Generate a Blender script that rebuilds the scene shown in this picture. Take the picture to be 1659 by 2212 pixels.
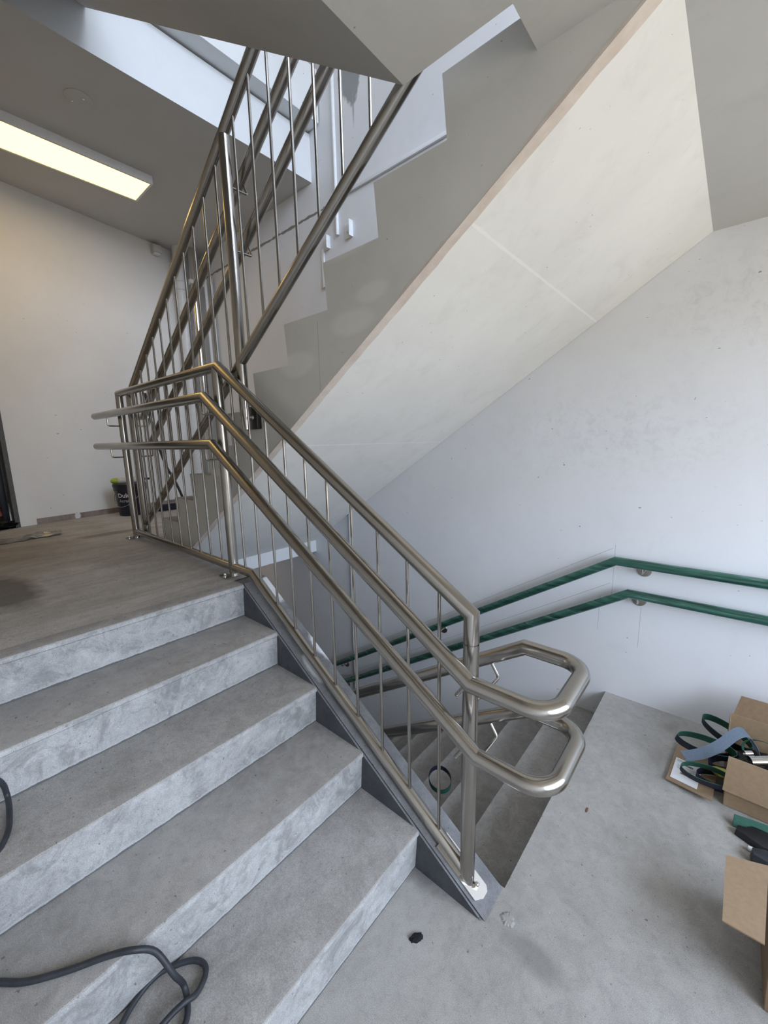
import bpy, bmesh, math, random
from mathutils import Vector, Matrix
random.seed(7)
S = bpy.context.scene
for o in list(bpy.data.objects): bpy.data.objects.remove(o)

# ---------------------------------------------------------------- camera
cd = bpy.data.cameras.new('camera'); cam = bpy.data.objects.new('camera', cd)
S.collection.objects.link(cam); S.camera = cam
FW = Vector((-0.64534668, 0.74401701, -0.17310793))
RT = Vector((0.75766243, 0.65231066, -0.02093903))
UP = Vector((-0.09734116, 0.14467031, 0.98468025))
m = Matrix.Identity(4)
for i in range(3):
    m[i][0] = RT[i]; m[i][1] = UP[i]; m[i][2] = -FW[i]
m[0][3], m[1][3], m[2][3] = 0.74527, -1.01433, 1.58310
cam.matrix_world = m
cd.sensor_fit = 'VERTICAL'; cd.sensor_height = 24.0; cd.lens = 871.78 * 24.0 / 2212.0
cd.clip_start = 0.02; cd.clip_end = 100

# ---------------------------------------------------------------- light and exposure
vs = S.view_settings
vs.view_transform = 'Standard'; vs.look = 'None'; vs.gamma = 1.0; vs.use_curve_mapping = False
vs.exposure = 0.92
SKY = (0.70, 0.81, 1.0); SKY_STRENGTH = 6.5          # overcast blue-white sky above the horizon
GROUND = (1.0, 0.93, 0.80); GROUND_STRENGTH = 2.1    # light thrown back by pale ground outside
LAMP_WARM = (1.0, 0.65, 0.20); LAMP_STRENGTH = 2.0
W = bpy.data.worlds.new('sky'); S.world = W; W.use_nodes = True
wn = W.node_tree.nodes; wl = W.node_tree.links
bg = wn['Background']
tc = wn.new('ShaderNodeTexCoord'); sx_ = wn.new('ShaderNodeSeparateXYZ'); wl.new(tc.outputs['Generated'], sx_.inputs[0])
rp_ = wn.new('ShaderNodeValToRGB'); mr_ = wn.new('ShaderNodeMapRange'); mr_.inputs[1].default_value = -1; mr_.inputs[2].default_value = 1
wl.new(sx_.outputs['Z'], mr_.inputs[0]); wl.new(mr_.outputs[0], rp_.inputs['Fac'])
e_ = rp_.color_ramp.elements
e_[0].position = .49; e_[0].color = (*[c * GROUND_STRENGTH / SKY_STRENGTH for c in GROUND], 1)
e_[1].position = .53; e_[1].color = (*SKY, 1)
wl.new(rp_.outputs['Color'], bg.inputs['Color']); bg.inputs['Strength'].default_value = SKY_STRENGTH

# openings in the front wall (behind the camera): (y0, y1, z0, z1)
WX = 2.6
OPEN = [(-1.30, 1.40, 0.80, 2.30), (-1.30, 1.40, 3.60, 6.1)]
for i, (a, b, c, d) in enumerate(OPEN):
    L = bpy.data.lights.new('daylight_portal', 'AREA'); L.shape = 'RECTANGLE'
    L.size = b - a; L.size_y = d - c; L.cycles.is_portal = True
    lo = bpy.data.objects.new('daylight_portal', L); S.collection.objects.link(lo)
    lo.location = (WX + 0.05, (a + b) / 2, (c + d) / 2)
    lo.rotation_euler = (math.pi / 2, 0, math.pi / 2)   # local -Z faces -X into the stairwell

# ---------------------------------------------------------------- dimensions
R = 0.175; G = 0.2741; OV = 0.017
YL = -1.48; YW = 1.626; KW = 0.146
ZL = 5 * R                       # upper landing
CX1 = -2.47                      # first riser of the rising flight
Z2 = 2.8                         # upper half landing
ZF = 4.2; BX = -2.306            # next floor, slab edge

# ---------------------------------------------------------------- materials
def nodes(name):
    mt = bpy.data.materials.new(name); mt.use_nodes = True
    return mt, mt.node_tree.nodes, mt.node_tree.links, mt.node_tree.nodes['Principled BSDF']

class NT:
    """tiny helper for building masks from world positions"""
    def __init__(s, name):
        s.m, s.n, s.l, s.b = nodes(name)
        s.geo = s.n.new('ShaderNodeNewGeometry'); s.pos = s.geo.outputs['Position']
    def noise(s, scale, detail=6, rough=.6, vec=None, stretch=None, dist=0):
        t = s.n.new('ShaderNodeTexNoise'); t.inputs['Scale'].default_value = scale
        t.inputs['Detail'].default_value = detail; t.inputs['Roughness'].default_value = rough
        t.inputs['Distortion'].default_value = dist
        v = vec or s.pos
        if stretch:
            mp = s.n.new('ShaderNodeMapping'); mp.inputs['Scale'].default_value = stretch
            s.l.new(v, mp.inputs['Vector']); v = mp.outputs[0]
        s.l.new(v, t.inputs['Vector']); return t.outputs['Fac']
    def ramp(s, f, a, b, ca=(0, 0, 0, 1), cb=(1, 1, 1, 1)):
        r = s.n.new('ShaderNodeValToRGB'); e = r.color_ramp.elements
        e[0].position = a; e[1].position = b; e[0].color = ca; e[1].color = cb
        s.l.new(f, r.inputs['Fac']); return r.outputs['Color']
    def mix(s, f, a, b, mode='MIX'):
        x = s.n.new('ShaderNodeMix'); x.data_type = 'RGBA'; x.blend_type = mode
        for k, v in ((0, f), (6, a), (7, b)):
            if hasattr(v, 'is_output'): s.l.new(v, x.inputs[k])
            elif k == 0: x.inputs[0].default_value = v
            else: x.inputs[k].default_value = (*v[:3], 1)
        return x.outputs[2]
    def math(s, op, a, b=None, clamp=False):
        x = s.n.new('ShaderNodeMath'); x.operation = op; x.use_clamp = clamp
        for k, v in ((0, a), (1, b)):
            if v is None: continue
            if hasattr(v, 'is_output'): s.l.new(v, x.inputs[k])
            else: x.inputs[k].default_value = v
        return x.outputs[0]
    def xyz(s):
        x = s.n.new('ShaderNodeSeparateXYZ'); s.l.new(s.pos, x.inputs[0]); return x.outputs
    def blob(s, c, rad, edge=.35, nscale=6, namt=.8):
        """1 inside an ellipsoid with a ragged edge"""
        mp = s.n.new('ShaderNodeVectorMath'); mp.operation = 'SUBTRACT'
        s.l.new(s.pos, mp.inputs[0]); mp.inputs[1].default_value = c
        dv = s.n.new('ShaderNodeVectorMath'); dv.operation = 'DIVIDE'
        s.l.new(mp.outputs[0], dv.inputs[0]); dv.inputs[1].default_value = rad
        ln = s.n.new('ShaderNodeVectorMath'); ln.operation = 'LENGTH'; s.l.new(dv.outputs[0], ln.inputs[0])
        nz = s.noise(nscale, 5)
        d = s.math('ADD', ln.outputs['Value'], s.math('MULTIPLY', s.math('SUBTRACT', nz, .5), namt * 2))
        return s.ramp(d, 1 - edge, 1.0, (1, 1, 1, 1), (0, 0, 0, 1))
    def bump(s, h, strength, dist=.002):
        b = s.n.new('ShaderNodeBump'); b.inputs['Strength'].default_value = strength
        b.inputs['Distance'].default_value = dist
        s.l.new(h, b.inputs['Height']); s.l.new(b.outputs[0], s.b.inputs['Normal'])
    def out(s, col, rough=.8, metal=0):
        if hasattr(col, 'is_output'): s.l.new(col, s.b.inputs['Base Color'])
        else: s.b.inputs['Base Color'].default_value = (*col[:3], 1)
        if hasattr(rough, 'is_output'): s.l.new(rough, s.b.inputs['Roughness'])
        else: s.b.inputs['Roughness'].default_value = rough
        s.b.inputs['Metallic'].default_value = metal
        return s.m

def plain(name, col, rough=.6, metal=0, var=.12, scale=30, bump=.15):
    t = NT(name); nz = t.noise(scale)
    c = t.mix(t.ramp(nz, .35, .65), tuple(x * (1 - var) for x in col), tuple(min(1, x * (1 + var)) for x in col))
    if bump: t.bump(nz, bump, .001)
    return t.out(c, rough, metal)

def concrete(name, dark, light, fine=.5, rough=.85, pits=True, bump=.35):
    t = NT(name)
    c = t.mix(t.ramp(t.noise(1.7, 5, .65, dist=.4), .35, .66), dark, light)
    c = t.mix(t.math('MULTIPLY', t.ramp(t.noise(14, 8, .7, dist=.6), .40, .68), fine), c, tuple(min(1, x * 1.25) for x in light))
    c = t.mix(t.math('MULTIPLY', t.ramp(t.noise(45, 6, .7), .52, .72), .35), c, tuple(x * .62 for x in dark))
    c = t.mix(t.math('MULTIPLY', t.ramp(t.noise(7, 9, .75, stretch=(1, .35, 1), dist=1.2), .54, .64), .16), c, tuple(x * .55 for x in dark))
    fn = t.noise(420, 2, .5)
    c = t.mix(.22, c, t.ramp(fn, .3, .7), 'OVERLAY')
    if pits:
        c = t.mix(t.math('MULTIPLY', t.ramp(t.noise(75, 2, .4), .72, .76), .7), c, tuple(x * .35 for x in dark))
        c = t.mix(t.math('MULTIPLY', t.ramp(t.noise(120, 1, .3, stretch=(1, 1.3, 1)), .77, .80), .6), c, tuple(min(1, x * 1.5) for x in light))
    t.bump(t.math('ADD', t.noise(25, 8, .7), t.math('MULTIPLY', fn, .3)), bump, .003)
    return t, c, rough

t, c, r = concrete('tread_concrete', (.27, .255, .24), (.38, .365, .345)); M_tread = t.out(c, r)
t, c, r = concrete('riser_concrete', (.285, .285, .28), (.45, .45, .44), fine=.7)
c = t.mix(t.math('MULTIPLY', t.ramp(t.noise(9, 8, .75, dist=1.0), .49, .62), .55), c, (.18, .18, .175))
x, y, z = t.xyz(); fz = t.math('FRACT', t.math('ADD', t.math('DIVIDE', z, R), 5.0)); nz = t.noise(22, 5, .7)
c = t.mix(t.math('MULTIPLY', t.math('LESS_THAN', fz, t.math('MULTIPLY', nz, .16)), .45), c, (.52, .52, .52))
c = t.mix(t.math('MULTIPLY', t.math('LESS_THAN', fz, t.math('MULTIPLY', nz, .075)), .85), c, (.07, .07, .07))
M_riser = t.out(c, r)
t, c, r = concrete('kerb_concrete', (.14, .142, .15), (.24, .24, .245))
wm = t.blob((-.62, .05, .57), (.10, .035, .10), .3, 20, .35)
c = t.mix(wm, c, (.55, .56, .57))
wm = t.blob((-.70, .17, .61), (.11, .06, .11), .3, 18, .4)
c = t.mix(wm, c, (.72, .74, .76))
wm = t.blob((-1.02, .14, .84), (.12, .06, .10), .3, 16, .5)
c = t.mix(wm, c, (.70, .71, .72))
M_kerb = t.out(c, r)
t, c, r = concrete('kerb_shaded_concrete', (.045, .048, .056), (.085, .088, .098)); M_kerb_shade = t.out(c, r)  # kerb concrete darkened, shade on its inner side painted into the colour
t, c, r = concrete('landing_floor_concrete', (.31, .295, .272), (.405, .39, .365), fine=.4)
c = t.mix(t.math('MULTIPLY', t.blob((.42, .02, 0), (.13, .055, .1), .6, 10, .5), .55), c, (.17, .165, .155))
c = t.mix(t.blob((.319, .063, 0), (.011, .013, .1), .5, 60, .25), c, (.10, .09, .07))
c = t.mix(t.math('MULTIPLY', t.blob((.02, -.01, 0), (.12, .05, .1), .6, 20, .7), .6), c, (.16, .155, .15))
M_floor = t.out(c, r)
t, c, r = concrete('upper_landing_concrete', (.40, .385, .365), (.56, .545, .525), fine=.3)
st = t.ramp(t.noise(3.2, 6, .65, stretch=(3.2, .55, 1), dist=.5), .42, .66)
c = t.mix(t.math('MULTIPLY', st, .35), c, (.20, .18, .155))
c = t.mix(t.math('MULTIPLY', t.blob((-3.0, -.85, ZL), (.95, .75, .3), .7, 3, .5), .55), c, (.17, .115, .065))
c = t.mix(t.math('MULTIPLY', t.blob((-1.95, -.80, ZL), (.42, .14, .3), .45, 8, .35), .75), c, (.085, .075, .055))
c = t.mix(t.math('MULTIPLY', t.blob((-3.12, -.02, ZL), (.10, .34, .3), .5, 9, .45), .55), c, (.14, .12, .09))
M_upland = t.out(c, r)

def painted(name, col, dirt=.25, smudge=None, joint=False, stain=False):
    t = NT(name)
    c = t.mix(t.ramp(t.noise(1.3, 4, .6), .35, .68), tuple(x * .93 for x in col), col)
    c = t.mix(t.math('MULTIPLY', t.ramp(t.noise(5, 7, .7, dist=.5), .55, .75), dirt), c, tuple(x * .72 for x in col))
    c = t.mix(t.ramp(t.noise(26, 3, .5, stretch=(1, 1, 2)), .745, .77), c, (.28, .27, .26))
    if smudge:
        for (cc, rr) in smudge:
            k = t.math('MULTIPLY', t.blob(cc, rr, .8, 5, .6), t.ramp(t.noise(16, 9, .75, dist=.6), .48, .72))
            c = t.mix(t.math('MULTIPLY', k, .38), c, (.42, .41, .40))
    if joint:
        x, y, z = t.xyz()
        nz = t.noise(30, 4, .7, stretch=(.35, 1, 1))
        d = t.math('ABSOLUTE', t.math('SUBTRACT', z, 3.575))
        wv = t.math('ADD', d, t.math('MULTIPLY', t.math('SUBTRACT', nz, .5), .05))
        k = t.math('MULTIPLY', t.math('LESS_THAN', wv, .012), t.math('LESS_THAN', x, -2.15))
        c = t.mix(t.math('MULTIPLY', k, .8), c, (.16, .13, .10))
        k2 = t.math('MULTIPLY', t.math('LESS_THAN', d, .004), t.math('LESS_THAN', x, -1.9))
        c = t.mix(t.math('MULTIPLY', k2, .55), c, (.12, .11, .10))
        # pencilled set-out lines around the handrail kinks
        for (px, z0, z1) in ((.262, .60, .95), (.418, .35, .60), (.20, .40, .62)):
            kk = t.math('MULTIPLY', t.math('LESS_THAN', t.math('ABSOLUTE', t.math('SUBTRACT', x, px)), .0011),
                        t.math('MULTIPLY', t.math('GREATER_THAN', z, z0), t.math('LESS_THAN', z, z1)))
            c = t.mix(t.math('MULTIPLY', kk, .6), c, (.2, .22, .28))
        for off in (.948, .732):
            e = t.math('SUBTRACT', t.math('SUBTRACT', z, t.math('MULTIPLY', x, .638)), off - .638 * .282 + .0)
            kk = t.math('MULTIPLY', t.math('LESS_THAN', t.math('ABSOLUTE', e), .0013), t.math('LESS_THAN', x, .25))
            c = t.mix(t.math('MULTIPLY', kk, .7), c, (.25, .2, .17))
    if stain:
        k = t.blob((-1.80, YW, 4.43), (.13, .3, .26), .15, 9, .45)
        c = t.mix(t.math('MULTIPLY', k, .85), c, (.22, .24, .23))
        k = t.blob((-1.775, YW, 4.15), (.012, .3, .14), .5, 20, .3)
        c = t.mix(t.math('MULTIPLY', k, .8), c, (.35, .36, .35))
    t.bump(t.noise(60, 6, .7), .25, .0015)
    return t.out(c, .75)

M_wall = painted('painted_wall', (.88, .86, .82), .12)
M_wallR = painted('painted_precast_wall', (.765, .77, .785), .2,
                  smudge=[((.75, YW, 2.2), (.55, .5, .35)), ((.2, YW, 1.6), (.9, .5, .35))], joint=True, stain=True)
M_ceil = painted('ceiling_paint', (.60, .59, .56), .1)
M_fascia = painted('fascia_paint', (.78, .80, .81), .12)
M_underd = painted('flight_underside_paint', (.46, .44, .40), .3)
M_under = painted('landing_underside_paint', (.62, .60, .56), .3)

# cream soffit with two formwork joints
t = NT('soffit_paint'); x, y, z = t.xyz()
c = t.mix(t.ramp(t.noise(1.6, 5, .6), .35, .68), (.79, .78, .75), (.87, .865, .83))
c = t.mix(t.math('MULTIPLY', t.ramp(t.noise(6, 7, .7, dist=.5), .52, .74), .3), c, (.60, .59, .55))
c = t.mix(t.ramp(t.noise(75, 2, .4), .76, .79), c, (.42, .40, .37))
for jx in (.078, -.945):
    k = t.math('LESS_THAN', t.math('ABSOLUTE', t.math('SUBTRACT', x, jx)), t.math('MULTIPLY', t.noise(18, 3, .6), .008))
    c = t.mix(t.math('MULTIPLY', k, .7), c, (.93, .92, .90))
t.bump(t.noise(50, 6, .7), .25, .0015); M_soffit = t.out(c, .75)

# grey stringer face of the rising flight with paler patches
t = NT('stringer_paint'); x, y, z = t.xyz()
c = t.mix(t.ramp(t.noise(1.5, 4, .6), .35, .65), (.60, .59, .545), (.70, .685, .64))
for (cc, rr) in (((-.40, KW, 2.03), (.14, .3, .055)), ((-.30, KW, 2.11), (.10, .3, .04)), ((-.42, KW, 2.30), (.16, .3, .05)),
                 ((-.75, KW, 1.92), (.15, .3, .06)), ((.15, KW, 2.62), (.2, .3, .12)), ((-1.5, KW, 1.45), (.2, .3, .06))):
    c = t.mix(t.math('MULTIPLY', t.blob(cc, rr, .35, 7, .35), .45), c, (.82, .80, .76))
k = t.math('MULTIPLY', t.math('LESS_THAN', t.math('ABSOLUTE', t.math('SUBTRACT', x, -.60)), .0014), t.math('LESS_THAN', z, 2.07))
c = t.mix(t.math('MULTIPLY', k, .5), c, (.2, .2, .19))
c = t.mix(t.ramp(t.noise(75, 2, .4), .76, .79), c, (.25, .24, .22))
t.bump(t.noise(50, 6, .7), .25, .0015); M_string = t.out(c, .75)

t = NT('raw_edge_strip'); c = t.mix(t.ramp(t.noise(9, 7, .7), .35, .65), (.60, .51, .45), (.72, .65, .58))
M_strip = t.out(c, .85)
t = NT('raw_wall_foot'); c = t.mix(t.ramp(t.noise(9, 6, .7), .4, .6), (.24, .19, .17), (.36, .30, .27))
c = t.mix(t.blob((-4.3, .0, ZL + .03), (.2, .03, .05), .3, 30, .3), c, (.8, .8, .8)); M_foot = t.out(c, .85)

def steel(name, col=(.41, .385, .35), r0=.19, r1=.27):
    t = NT(name)
    nz = t.noise(9, 3, .5); f = t.noise(420, 2, .5)
    rr = t.math('ADD', t.math('MULTIPLY', nz, r1 - r0), r0)
    c = t.mix(t.ramp(t.noise(12, 5, .6), .35, .65), tuple(x * .94 for x in col), col)
    return t.out(c, rr, 1.0)
M_steel = steel('brushed_stainless'); M_steel2 = steel('polished_stainless', (.66, .65, .63), .12, .2)
t = NT('green_film')
fl = t.noise(5, 4, .6, stretch=(.6, 1, 9), dist=.5)
c = t.mix(t.ramp(fl, .42, .60), (.020, .085, .064), (.055, .175, .135))
c = t.mix(t.math('MULTIPLY', t.ramp(t.noise(9, 4, .6, stretch=(.35, 1, 6)), .60, .68), .6), c, (.22, .42, .36))
M_green = t.out(c, .26, .55); t.b.inputs['Coat Weight'].default_value = .5; t.b.inputs['Coat Roughness'].default_value = .15
t.bump(fl, .25, .002)
M_galv = plain('painted_conduit', (.82, .84, .86), .4, 0, .04)
M_white = plain('white_plastic', (.82, .82, .80), .45, 0, .03)
M_pipe = plain('white_pipe', (.66, .67, .68), .4, 0, .05)
M_black = plain('black_plastic', (.014, .014, .016), .45, 0, .2)
M_rubber = plain('black_rubber', (.028, .031, .038), .5, 0, .2)
M_dark = plain('dark_door', (.006, .007, .012), .35, 0, .1)
M_jamb = plain('door_jamb_paint', (.10, .10, .095), .6, 0, .15)
M_navy = plain('navy_bucket', (.010, .012, .028), .33, 0, .15)
M_purple = plain('purple_label', (.10, .055, .12), .5, 0, .5, 18)
M_print = plain('white_print', (.85, .85, .86), .5, 0, .02)
M_print2 = plain('grey_print', (.45, .46, .50), .5, 0, .02)
M_lime = plain('lime_cap', (.36, .48, .05), .6, 0, .12)
M_nap = plain('roller_nap', (.60, .57, .50), .95, 0, .2, 90, .6)
M_red = plain('red_valve', (.42, .05, .03), .5)
M_hose = plain('red_hose', (.30, .085, .065), .6)
M_tan = plain('tan_rubble', (.42, .33, .22), .85, 0, .3)
M_bag = plain('black_bag', (.010, .010, .011), .5, 0, .3, 60, .8)
M_card = plain('cardboard', (.31, .215, .13), .8, 0, .07, 60, .25)
M_card2 = plain('cardboard_inside', (.235, .155, .09), .85, 0, .08, 60, .25)
M_beltg = plain('green_belt', (.018, .095, .062), .7, 0, .15, 200, .4)
M_belti = plain('navy_belt_back', (.010, .014, .035), .6, 0, .2)
M_beltb = plain('blue_grey_belt', (.095, .125, .165), .75, 0, .12, 200, .4)
M_yell = plain('yellow_disc', (.38, .32, .05), .6)
M_lead = plain('dark_fibre', (.006, .005, .008), .9, 0, .3, 150, 1)
M_leaf = plain('dry_leaf', (.19, .10, .06), .8)
M_film = plain('clear_film', (.60, .57, .52), .12, 0, .1); M_film.node_tree.nodes['Principled BSDF'].inputs['Transmission Weight'].default_value = .65
M_grout = plain('grout_crumb', (.33, .32, .30), .9)
M_steeldark = plain('dark_bracket', (.03, .028, .025), .35, .6)

# warm diffuser
mt, n, l, b = nodes('warm_diffuser'); b.inputs['Base Color'].default_value = (.8, .7, .5, 1)
b.inputs['Emission Color'].default_value = (*LAMP_WARM, 1); b.inputs['Emission Strength'].default_value = LAMP_STRENGTH
M_lamp = mt
mt, n, l, b = nodes('dim_warm_diffuser'); b.inputs['Base Color'].default_value = (.8, .7, .5, 1)
b.inputs['Emission Color'].default_value = (1, .74, .5, 1); b.inputs['Emission Strength'].default_value = .9
M_lamp2 = mt

# ---------------------------------------------------------------- mesh helpers
def link(name, me, mats, parent=None, loc=None, smooth=None):
    o = bpy.data.objects.new(name, me); S.collection.objects.link(o)
    for mm in (mats if isinstance(mats, (list, tuple)) else [mats]): me.materials.append(mm)
    if smooth:
        for p in me.polygons: p.use_smooth = True
        me.set_sharp_from_angle(angle=math.radians(smooth))
    base = Vector((0, 0, 0))
    if parent is not None:
        o.parent = parent; q = parent
        while q is not None: base = base + q.location; q = q.parent
    elif loc is not None:
        base = Vector(loc); o.location = base
    else:
        vs_ = [v.co for v in me.vertices]
        if vs_:
            base = Vector((sum(v.x for v in vs_) / len(vs_), sum(v.y for v in vs_) / len(vs_), min(v.z for v in vs_)))
            o.location = base
    if base.length: me.transform(Matrix.Translation(-base))
    return o

def tomesh(bm, name='m'):
    bmesh.ops.recalc_face_normals(bm, faces=bm.faces)
    me = bpy.data.meshes.new(name); bm.to_mesh(me); bm.free(); return me

def tag(o, label=None, cat=None, group=None, kind=None):
    if label: o['label'] = label
    if cat: o['category'] = cat
    if group: o['group'] = group
    if kind: o['kind'] = kind
    return o

def thing(name, loc, label, cat, group=None):
    o = bpy.data.objects.new(name, None); o.empty_display_size = .1; S.collection.objects.link(o)
    o.location = loc; return tag(o, label, cat, group)

def box_bm(bm, a, b, mi=0):
    x0, y0, z0 = a; x1, y1, z1 = b
    v = [bm.verts.new(p) for p in ((x0,y0,z0),(x1,y0,z0),(x1,y1,z0),(x0,y1,z0),(x0,y0,z1),(x1,y0,z1),(x1,y1,z1),(x0,y1,z1))]
    fs = [bm.faces.new([v[i] for i in q]) for q in ((3,2,1,0),(4,5,6,7),(0,1,5,4),(1,2,6,5),(2,3,7,6),(3,0,4,7))]
    for f in fs: f.material_index = mi
    return fs

def bevel(bm, w, seg=2):
    bmesh.ops.bevel(bm, geom=list(bm.edges), offset=w, segments=seg, affect='EDGES', profile=.6)

def prism_y(bm, pts, y0, y1, mats=None):
    """polygon in x,z extruded along y; mats: material index per side edge"""
    a = [bm.verts.new((x, y0, z)) for x, z in pts]; b = [bm.verts.new((x, y1, z)) for x, z in pts]
    n_ = len(pts); caps = [bm.faces.new(a), bm.faces.new(b[::-1])]
    sides = []
    for i in range(n_):
        f = bm.faces.new((a[i], b[i], b[(i+1) % n_], a[(i+1) % n_])); sides.append(f)
        if mats: f.material_index = mats[i]
    return caps, sides

def frames(pts):
    P = [Vector(p) for p in pts]; D = [(P[i+1] - P[i]).normalized() for i in range(len(P) - 1)]
    u = D[0].orthogonal().normalized(); out = [u]
    for i in range(1, len(D)):
        q = D[i-1].rotation_difference(D[i]); u = (q @ u).normalized(); out.append(u)
    return P, D, out

def tube_bm(bm, pts, r, seg=20, dome=False):
    P, D, Us = frames(pts); rings = []
    for i, p in enumerate(P):
        d = D[min(i, len(D)-1)] if i == 0 else D[i-1]; u = Us[0] if i == 0 else Us[i-1]
        w = d.cross(u); ring = []
        nn = (D[i-1] + D[i]).normalized() if 0 < i < len(P)-1 else d
        for k in range(seg):
            a = 2*math.pi*k/seg; o = (u*math.cos(a) + w*math.sin(a))*r
            s = -o.dot(nn)/d.dot(nn); ring.append(bm.verts.new(p + o + d*s))
        rings.append(ring)
    for A, B in zip(rings, rings[1:]):
        for k in range(seg): bm.faces.new((A[k], A[(k+1) % seg], B[(k+1) % seg], B[k]))
    def cap(ring, p, d):
        if dome:
            prev = ring
            for s_ in (.35, .7, .9):
                rr = math.sqrt(1 - s_*s_)
                nr = [bm.verts.new(p + (v.co - p)*1.0 * 1 if False else p + d*(r*s_*.6) + ((ring[k].co - p) - d*((ring[k].co-p).dot(d)))*rr) for k, v in enumerate(ring)]
                for k in range(seg): bm.faces.new((prev[k], prev[(k+1) % seg], nr[(k+1) % seg], nr[k]))
                prev = nr
            bm.faces.new(prev)
        else: bm.faces.new(ring)
    cap(rings[0], P[0], -D[0]); cap(rings[-1], P[-1], D[-1])

def tube(name, pts, r, mat, parent=None, seg=20, dome=False, loc=None):
    bm = bmesh.new(); tube_bm(bm, pts, r, seg, dome)
    return link(name, tomesh(bm), mat, parent, loc, smooth=28)

def fillet(pts, idx, rad, n_=10):
    """round the corners idx of a polyline"""
    out = []
    for i, p in enumerate(pts):
        p = Vector(p)
        if i in idx:
            a = (Vector(pts[i-1]) - p).normalized(); b = (Vector(pts[i+1]) - p).normalized()
            ang = a.angle(b); t_ = rad / math.tan(ang/2); c_ = p + (a+b).normalized() * (rad / math.sin(ang/2))
            s = p + a*t_; e = p + b*t_
            v0 = s - c_; v1 = e - c_; th = v0.angle(v1); ax = v0.cross(v1).normalized()
            for k in range(n_+1): out.append(c_ + Matrix.Rotation(th*k/n_, 3, ax) @ v0)
        else: out.append(p)
    return out

def smooth_path(pts, n_=8):
    P = [Vector(p) for p in pts]; out = []
    for i in range(len(P)-1):
        p0 = P[max(i-1, 0)]; p1 = P[i]; p2 = P[i+1]; p3 = P[min(i+2, len(P)-1)]
        for k in range(n_):
            t_ = k/n_
            out.append(.5*((2*p1) + (p2-p0)*t_ + (2*p0-5*p1+4*p2-p3)*t_*t_ + (3*p1-p0-3*p2+p3)*t_**3))
    out.append(P[-1]); return out

def lathe_bm(bm, prof, c, seg=32, axis=Vector((0,0,1)), capends=True):
    ax = axis.normalized(); u = ax.orthogonal().normalized(); w = ax.cross(u); c = Vector(c); rings = []
    for r_, h in prof:
        rings.append([bm.verts.new(c + ax*h + (u*math.cos(2*math.pi*k/seg) + w*math.sin(2*math.pi*k/seg))*max(r_, 1e-4)) for k in range(seg)])
    for A, B in zip(rings, rings[1:]):
        for k in range(seg): bm.faces.new((A[k], A[(k+1) % seg], B[(k+1) % seg], B[k]))
    if capends: bm.faces.new(rings[0]); bm.faces.new(rings[-1])

def lathe(name, prof, c, mat, parent=None, seg=32, axis=(0,0,1), loc=None):
    bm = bmesh.new(); lathe_bm(bm, prof, c, seg, Vector(axis)); return link(name, tomesh(bm), mat, parent, loc, smooth=35)

def box(name, a, b, mat, parent=None, bev=0, loc=None):
    bm = bmesh.new(); box_bm(bm, a, b)
    if bev: bevel(bm, bev)
    return link(name, tomesh(bm), mat, parent, loc, smooth=(35 if bev else None))

def struct(o): o['kind'] = 'structure'; return o

# ---------------------------------------------------------------- room shell
def slab(name, boxes, mats, faces=None):
    bm = bmesh.new()
    for a, b in boxes: box_bm(bm, a, b)
    bmesh.ops.recalc_face_normals(bm, faces=bm.faces)
    if faces:
        for f in bm.faces: f.material_index = faces(f)
    return struct(link(name, tomesh(bm), mats, None, (0, 0, 0)))

T = .15
# right wall carries the green handrails
slab('wall_right', [((-4.9, YW, -2.2), (WX+T, YW+T, 6.9))], [M_wallR])
slab('wall_left', [((-4.9, YL-T, -2.2), (WX+T, YL, 6.9))], [M_wall])
# front wall, behind the camera, with its two big openings
fb = []
(a0, b0, c0, d0), (a1, b1, c1, d1) = OPEN
for (ya, yb, za, zb) in ((YL, YW, -2.2, c0), (YL, a0, c0, d0), (b0, YW, c0, d0), (YL, YW, d0, c1), (YL, a1, c1, d1), (b1, YW, c1, d1), (YL, YW, d1, 6.9)):
    fb.append(((WX, ya, za), (WX+T, yb, zb)))
slab('wall_front', fb, [M_wall])
for i, (a, b, c_, d) in enumerate(OPEN):
    bm = bmesh.new(); w_ = .05
    for q in (((WX+.03, a, c_), (WX+.09, b, c_+w_)), ((WX+.03, a, d-w_), (WX+.09, b, d)), ((WX+.03, a, c_+w_), (WX+.09, a+w_, d-w_)),
              ((WX+.03, b-w_, c_+w_), (WX+.09, b, d-w_)), ((WX+.03, (a+b)/2-.02, c_+w_), (WX+.09, (a+b)/2+.02, d-w_))): box_bm(bm, *q)
    struct(link('window_%d' % (i+1), tomesh(bm), M_jamb, None, (WX+.05, (a+b)/2, c_)))

# far wall runs slightly askew; door opening at its left end
def wx(y): return -4.17 - .186*(y + .43)
def skew(name, spans, mat, t0=0, t1=T):
    bm = bmesh.new()
    for (ya, yb, za, zb) in spans:
        p = [(wx(ya)-t0, ya), (wx(yb)-t0, yb), (wx(yb)-t1, yb), (wx(ya)-t1, ya)]
        lo_ = [bm.verts.new((x_, y_, za)) for x_, y_ in p]; hi = [bm.verts.new((x_, y_, zb)) for x_, y_ in p]
        bm.faces.new(lo_[::-1]); bm.faces.new(hi)
        for i in range(4): bm.faces.new((lo_[i], lo_[(i+1) % 4], hi[(i+1) % 4], hi[i]))
    return struct(link(name, tomesh(bm), mat, None, (0, 0, 0)))
DY0, DY1, DZ = -1.36, -.455, ZL + 2.1
skew('wall_back', [(YL, YW, -2.2, ZL), (YL, DY0, ZL, DZ), (DY1, YW, ZL, DZ), (YL, YW, DZ, 6.9)], M_wall)
# raw concrete foot of the far wall
fb = skew('baseboard_back', [(-.33, 1.626, ZL, ZL+.055)], M_foot, -.004, .0)
bm = bmesh.new()

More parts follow.
